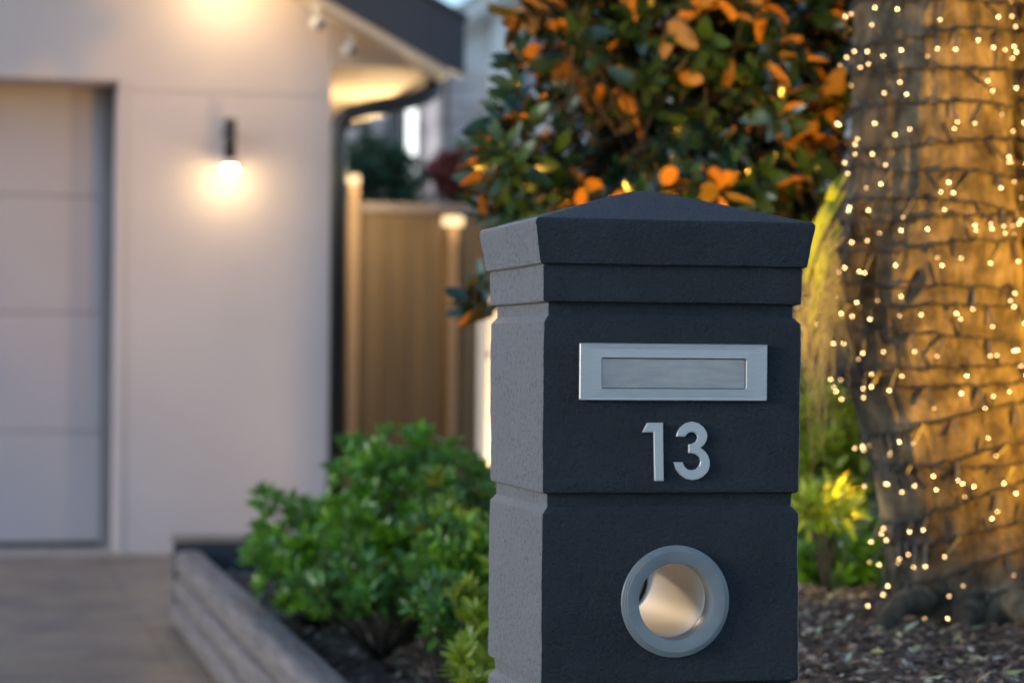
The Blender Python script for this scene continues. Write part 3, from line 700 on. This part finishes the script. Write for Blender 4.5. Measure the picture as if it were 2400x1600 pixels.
# ================================================================== TREE TRUNK
TD = 5.0
Lx = [(-700, 1962), (0, 1960), (250, 1958), (400, 1947), (470, 1932), (560, 1912), (700, 1905), (850, 1925), (930, 1962), (1000, 1988), (1100, 2012), (1200, 2032), (1300, 2040), (1370, 2035), (1430, 2015), (1500, 1990)]
Rx = [(-700, 2325), (0, 2328), (400, 2335), (600, 2348), (800, 2368), (1000, 2400), (1200, 2425), (1350, 2440), (1430, 2470), (1500, 2500)]
def interp(T, y): return float(np.interp(y, [a for a, _ in T], [b for _, b in T]))
px = TD / F * K
def trunk_xy(y): 
    l, r = interp(Lx, y), interp(Rx, y); c = P((l + r) / 2, y, TD + .2); return c.x, (r - l) / 2 * px * (TD + .2) / TD * .985
YT = np.linspace(-700, 1500, 330)
ZT = np.array([P(2150, y, TD).z for y in YT]); CX = np.array([trunk_xy(y)[0] for y in YT]); RX = np.array([trunk_xy(y)[1] for y in YT])
CYY = TD + .2
def lob(theta, z):
    """trunk surface: returns a world point; theta 0 = +x, -90deg = towards the camera"""
    cx = float(np.interp(z, ZT[::-1], CX[::-1])); r = float(np.interp(z, ZT[::-1], RX[::-1]))
    c, s = math.cos(theta), math.sin(theta)
    x1, y1 = cx + r * c, CYY + r * .95 * s
    n1 = noise.noise(Vector((c * 1.6, s * 1.6, z * .8))) * .020 + noise.noise(Vector((c * 5, s * 5, z * 2.2))) * .009 + noise.noise(Vector((c * 18, s * 18, z * 5))) * .0035
    return x1, y1, r, n1, c, s
# second, rear stem fused on the right
def trunk_pt(theta, z, off=0., hole=True):
    cx = float(np.interp(z, ZT[::-1], CX[::-1])); r = float(np.interp(z, ZT[::-1], RX[::-1]))
    c, s = math.cos(theta), math.sin(theta)
    n1 = noise.noise(Vector((c * 1.6, s * 1.6, z * .8))) * .016 + noise.noise(Vector((c * 5, s * 5, z * 2.2))) * .008 + noise.noise(Vector((c * 18, s * 18, z * 5))) * .003
    if hole:
        n1 += noise.noise(Vector((c * 30, s * 30, z * 14))) * .0022 + noise.noise(Vector((c * 9, s * 9, z * 6))) * .004
        th = math.degrees(theta)
        for (t0, z0, st, szz, dep, sk) in HOLES:
            dt = (th - t0 - sk * (z - z0)) / st; dz = (z - z0) / szz; g = dt * dt + dz * dz + .5 * noise.noise(Vector((th * .09, z * 16, t0)))
            n1 -= dep / (1 + math.exp(min(40, (g - 1) * 5)))
    rr_ = r + n1 + off
    return Vector((cx + rr_ * c, CYY + rr_ * .95 * s, z))
def zy(y): return float(np.interp(y, YT, ZT))
HOLES = [(-142, zy(575), 9.0, .075, .10, -30), (-134, zy(700), 6, .06, .05, -60), (-108, zy(655), 4.5, .03, .02, 90), (-147, zy(830), 2.5, .04, .02, 0), (-62, zy(1320), 2.5, .06, .02, 0)]
tm = M("tree_bark", (.2, .15, .1), .85); v = coords(tm)
vs = coords(tm, (5.5, 5.5, 4.2)); n1 = noise_t(tm, vs, 3.2, 6, .65); n2 = noise_t(tm, coords(tm, (1, 1, 1)), 4.5, 5, .6)
c1 = ramp(tm, n1, [(.36, (.035, .027, .018)), (.5, (.125, .098, .058)), (.66, (.26, .21, .13))])
mx = nd(tm, "Mix"); mx.data_type = 'RGBA'; mx.blend_type = 'MULTIPLY'; mx.inputs[0].default_value = .8
lk(tm, c1, mx.inputs[6]); lk(tm, ramp(tm, n2, [(.36, (.22, .2, .17)), (.58, (1, 1, 1))]), mx.inputs[7]); lk(tm, mx.outputs[2], BS(tm).inputs["Base Color"])
bb = bump(tm, noise_t(tm, coords(tm, (3.2, 3.2, 2.0)), 15, 7, .75), 1.0, .018); bump(tm, noise_t(tm, v, 110, 4, .7), .6, .003, bb)
tree = empty("street_tree", (float(CX[-30]), CYY, soil_z(2.3, 5.4)), 0, label="thick grey trunked tree wound with fairy lights on the right", cat="tree")
TO = Vector(tree.location)
NT, NZ = 220, 380; zs = np.linspace(zy(1500) - .05, zy(-700), NZ); Vv = []
for z in zs:
    for k in range(NT): Vv.append(trunk_pt(-math.pi + 2 * math.pi * k / NT, z) - TO)
ii = np.arange(NT * NZ).reshape(NZ, NT); nn = np.roll(ii, -1, 1)
tk = mesh_np("trunk", [tuple(p) for p in Vv], np.stack([ii[:-1], nn[:-1], nn[1:], ii[1:]], -1).reshape(-1, 4), tm, tree)
def stem2(theta, z, off=0.):
    c, s = math.cos(theta), math.sin(theta); cx = P(2400, 700, TD + .3).x + .02 * math.sin(z * 2); r = .162 + .03 * max(0, .9 - z)
    n1 = noise.noise(Vector((c * 1.6 + 9, s * 1.6, z * .8))) * .016 + noise.noise(Vector((c * 5 + 9, s * 5, z * 2.2))) * .007 + noise.noise(Vector((c * 18, s * 18 + 7, z * 5))) * .003
    return Vector((cx + (r + n1 + off) * c, CYY + .10 + (r + n1 + off) * s, z))
Vv = []; NT2 = 120; zs2 = np.linspace(zy(1500) - .05, zy(-700), 200)
for z in zs2:
    for k in range(NT2): Vv.append(stem2(2 * math.pi * k / NT2, z) - TO)
ii = np.arange(NT2 * 200).reshape(200, NT2); nn = np.roll(ii, -1, 1)
mesh_np("stem", [tuple(p) for p in Vv], np.stack([ii[:-1], nn[:-1], nn[1:], ii[1:]], -1).reshape(-1, 4), tm, tree)
# roots at the foot
rt = MB()
for (x0, y0, x1, y1, r) in ((2120, 1380, 2010, 1440, .035), (2230, 1400, 2200, 1475, .04), (2330, 1390, 2390, 1470, .045)):
    a = P(x0, y0, TD + .05); c = P(x1, y1, TD - .12)
    rt.tube(smooth([a - TO, (a + c) / 2 + Vector((0, -.01, .02)) - TO, c - Vector((0, 0, .02)) - TO], 5), [r * (1 - .06 * i) for i in range(11)], 12)
rt.build("root", tm, tree, True)
spot("trunk_uplight", (2.18, 4.05, .66), (1.03, 5.1, 1.45), 300, (1, .47, .022), 68, .5, .03)

crown_c = np.array([1.1, 5.3, 3.55]); tips, dirs = [], []
for _ in range(620):
    q = rng.normal(size=3); q /= np.linalg.norm(q); q *= rng.uniform(.35, 1) ** .5
    tips.append(crown_c + q * np.array([1.5, 1.6, .75])); dirs.append(q + np.array([0, 0, .5]) + rng.normal(0, .4, 3))
tips = np.array(tips) - np.array(TO); pos, d, up, sz = rosette(tips, np.array(dirs), 8, 1.0, .17)
leaves("crown", leaf_template(.4, .1, .15, 4), pos, d, up, sz, m_gr2, tree, .5)
branches((.05, .1, 1.9), tips[::5], .03, .004, m_bark, "limbs", tree, .2)

# fairy light strings, each one wound three or four times round both stems
m_cable = M("green_black_cable", (.022, .022, .02), .5)
m_leds = [emis("warm_led", (1, .58, .24), e_, False) for e_ in (13, 8, 3.2)]
led_me = bpy.data.meshes.new("led"); bmx = bmesh.new(); bmesh.ops.create_uvsphere(bmx, u_segments=8, v_segments=6, radius=.0019); bmx.to_mesh(led_me); bmx.free()
led_mes = []
for mt_ in m_leds:
    q_ = led_me.copy(); q_.materials.append(mt_); led_mes.append(q_)
winds = [-95, -20, 60, 140, 222, 312, 378, 452, 485, 550, 645, 690, 755, 830, 872, 940, 1032, 1062, 1130, 1205, 1277, 1349]
# slope of each wind: rises to the right lower down the trunk
def wind_path(i):
    y0 = winds[i]; ph = rng.random() * 9; pts = []; slope = .00 + .045 * max(0, (y0 - 600) / 800) + rng.normal(.006, .014)
    for k in range(97):
        th = math.radians(-185 + 250 * k / 96)                 # round the front of the near stem to the crease
        z = zy(y0) + slope * math.sin(th + math.pi / 2) * 1.2 + .010 * noise.noise(Vector((k * .06, ph, 0))) + .006 * noise.noise(Vector((k * .25, ph, 3))) - .012 * math.sin(math.pi * k / 96)
        pts.append(trunk_pt(th, z, .006, False))
    zc = pts[-1].z
    fr = [p for p in pts if True]
    # leave the near stem where the rear one begins, and go on round the rear stem
    out = [p for p in fr if not (p.x > P(2335, 700, TD + .1).x and p.y > CYY - .12)]
    zc = out[-1].z
    for k in range(50):
        th = math.radians(-140 + 260 * k / 49)
        z = zc - .03 * k / 49 * (1 if i % 2 else -.6) + .008 * noise.noise(Vector((k * .12, ph, 8)))
        out.append(stem2(th, z, .006))
    return out
groups_ = [winds_i for winds_i in (range(0, 3), range(3, 6), range(6, 9), range(9, 12), range(12, 15), range(15, 19), range(19, 22))]
names_ = ["topmost", "second highest", "third from the top", "middle", "third from the bottom", "second lowest", "lowest"]
for gi, rg in enumerate(groups_):
    cab = MB(); st = None; leds = []
    for wi in rg:
        pts = wind_path(wi); jit = [p for p in pts]
        cab.tube(jit, .0023, 5)
        cab.tube([p + Vector((0, 0, .0025 * math.sin(q * 1.3))) + Vector((0, -.002, 0)) for q, p in enumerate(jit)], .0018, 4)
        L = 0.; nxt = rng.uniform(.01, .05)
        for a, c in zip(pts, pts[1:]):
            seg = (c - a).length
            while nxt < L + seg:
                p = a + (c - a) * ((nxt - L) / seg); cxm = float(np.interp(p.z, ZT[::-1], CX[::-1])); outv = Vector((p.x - cxm, p.y - CYY, 0))
                outv = outv.normalized() if p.x < P(2335, 700, TD).x else Vector((.1, -1, 0)).normalized()
                upd = rng.random() < .24
                ln = rng.uniform(.016, .046); tl = rng.normal(0, .4)
                tip = p + outv * rng.uniform(.004, .014) + Vector((tl * ln, 0, ln if upd else -ln))
                # leads that stand off the silhouette where the wind leaves the trunk
                if abs(outv.x) > .93: tip += outv * rng.uniform(0, .022)
                cab.tube([p, (p + tip) / 2 + outv * .001, tip], .0030, 5)
                leds.append(tip); nxt += rng.uniform(.036, .084) * (.6 if outv.x < -.7 else 1)
            L += seg
    z0 = zy(winds[rg[0]])
    st = empty("light_string", TO + Vector((0, -.2, 0)), 0, label=names_[gi] + " warm fairy light string wound round the tree trunk", cat="fairy lights", group="fairy light strings round the trunk")
    for vtx in cab.b.verts: vtx.co -= Vector(st.location)
    cab.build("cable", m_cable, st)
    if len(leds) > 100: leds = [leds[i] for i in sorted(rng.choice(len(leds), 100, replace=False))]
    for q in leds:
        o = bpy.data.objects.new("bulb", led_mes[int(rng.choice(3, p=[.5, .35, .15]))]); COL.objects.link(o); o.parent = st; o.location = q - Vector(st.location)

# hanging moss and strap leaves on the left of the trunk
m_moss = noisy("grey_moss", (.055, .062, .055), (.14, .145, .12), 8, .9)
mo = empty("hanging_moss", P(1900, 560, TD - .02), 0, label="grey beard of hanging moss on the trunk's left side", cat="moss")
MO = Vector(mo.location); mm_ = MB()
for k in range(120):
    t = rng.random(); a = P(1912 + rng.normal(0, 12) - 8 * t, 500 + rng.random() * 180, TD + rng.uniform(-.04, .12)) - MO
    Lh = rng.uniform(.08, .42) * (1 - .2 * t); dx = rng.normal(-.03, .03); ph = rng.random() * 9; pts = []
    for i in range(8):
        s = i / 7; pts.append(a + Vector((dx * math.sin(s * 2.2) + .008 * math.sin(ph + s * 14), .008 * math.cos(ph + s * 11), -Lh * s)))
    mm_.tube(pts, [.0013 * (1 - .1 * i) for i in range(8)], 3, False)
mm_.build("strands", m_moss, mo)
sf = empty("strap_fern", P(1925, 470, TD + .02), 0, label="yellow green strap leaves arching over the hanging moss", cat="fern")
for k, (x0, y0, x1, y1, x2, y2, w) in enumerate(((1935, 440, 1900, 490, 1868, 570, .016), (1925, 460, 1880, 520, 1850, 650, .014), (1930, 520, 1890, 600, 1862, 760, .013), (1940, 400, 1915, 440, 1895, 500, .012))):
    pts = smooth([P(x0, y0, TD + .02), P(x1, y1, TD - .03), P(x2, y2, TD - .02 + .02 * k)], 6); Vv = []; n = len(pts)
    for i, p in enumerate(pts):
        ww = w * math.sin(math.pi * min(.97, .12 + i / n * .9)); q = p - Vector(sf.location)
        Vv += [tuple(q + Vector((-ww, 0, ww * .25))), tuple(q + Vector((0, .004, 0))), tuple(q + Vector((ww, 0, ww * .25)))]
    Fq = []
    for i in range(n - 1): Fq += [(3 * i, 3 * i + 1, 3 * i + 4, 3 * i + 3), (3 * i + 1, 3 * i + 2, 3 * i + 5, 3 * i + 4)]
    mesh_np("frond", Vv, Fq, m_yg, sf, True, np.full(len(Vv), .6))

# ================================================================== LEAF LITTER AND CHIPS
def litter(name, n, ur, vr, smin, smax, mat, T, flat=.25, seed=1):
    u = rng.uniform(*ur, n); v = rng.uniform(*vr, n)
    keep = ~((u > PU0 - .02) & (u < PU1 + .02) & (v < PV1 + .02)); u, v = u[keep], v[keep]; n = len(u)
    z = np.array([soil_z(a, b) for a, b in zip(u, v)]) + rng.uniform(.001, .014, n)
    pos = np.stack([u * CA - v * SA, u * SA + v * CA, z], 1)
    an = rng.normal(.35, .8, n); d = np.stack([np.cos(an), np.sin(an), rng.normal(0, flat, n)], 1)
    up = np.stack([rng.normal(0, flat, n), rng.normal(0, flat, n), np.ones(n)], 1)
    return leaves(name, T, pos, d, up, rng.uniform(smin, smax, n), mat, None, .4)
def chipmat(name, stops, rough=.8):
    m = M(name, (.1, .1, .1), rough); at = nd(m, "Attribute"); at.attribute_name = "rnd"
    lk(m, ramp(m, at.outputs["Fac"], stops), BS(m).inputs["Base Color"]); return m
m_chip = chipmat("bark_chips", [(0, (.04, .022, .015)), (.35, (.135, .08, .048)), (.65, (.25, .165, .11)), (.88, (.34, .26, .2)), (1, (.5, .45, .38))])
m_dry = chipmat("dry_leaves", [(0, (.24, .11, .04)), (.3, (.38, .24, .12)), (.55, (.34, .36, .14)), (.8, (.5, .52, .3)), (1, (.6, .56, .42))], .6)
tag(litter("bark_mulch", 34000, (1.0, 3.0), (3.2, 7.0), .008, .027, m_chip, (lambda V, F_: (V * np.array([1.3, 1, 1]), F_))(*leaf_template(.38, -.1, .08, 2))), kind="stuff")
tag(litter("leaf_litter", 1700, (1.0, 3.0), (3.2, 7.0), .016, .045, m_dry, leaf_template(.28, .25, -.12, 4), .3), kind="stuff")
tag(litter("bed_mulch", 5000, (.84, 1.5), (3.6, 8.3), .012, .04, m_chip, leaf_template(.45, -.1, .08, 2)), kind="stuff")
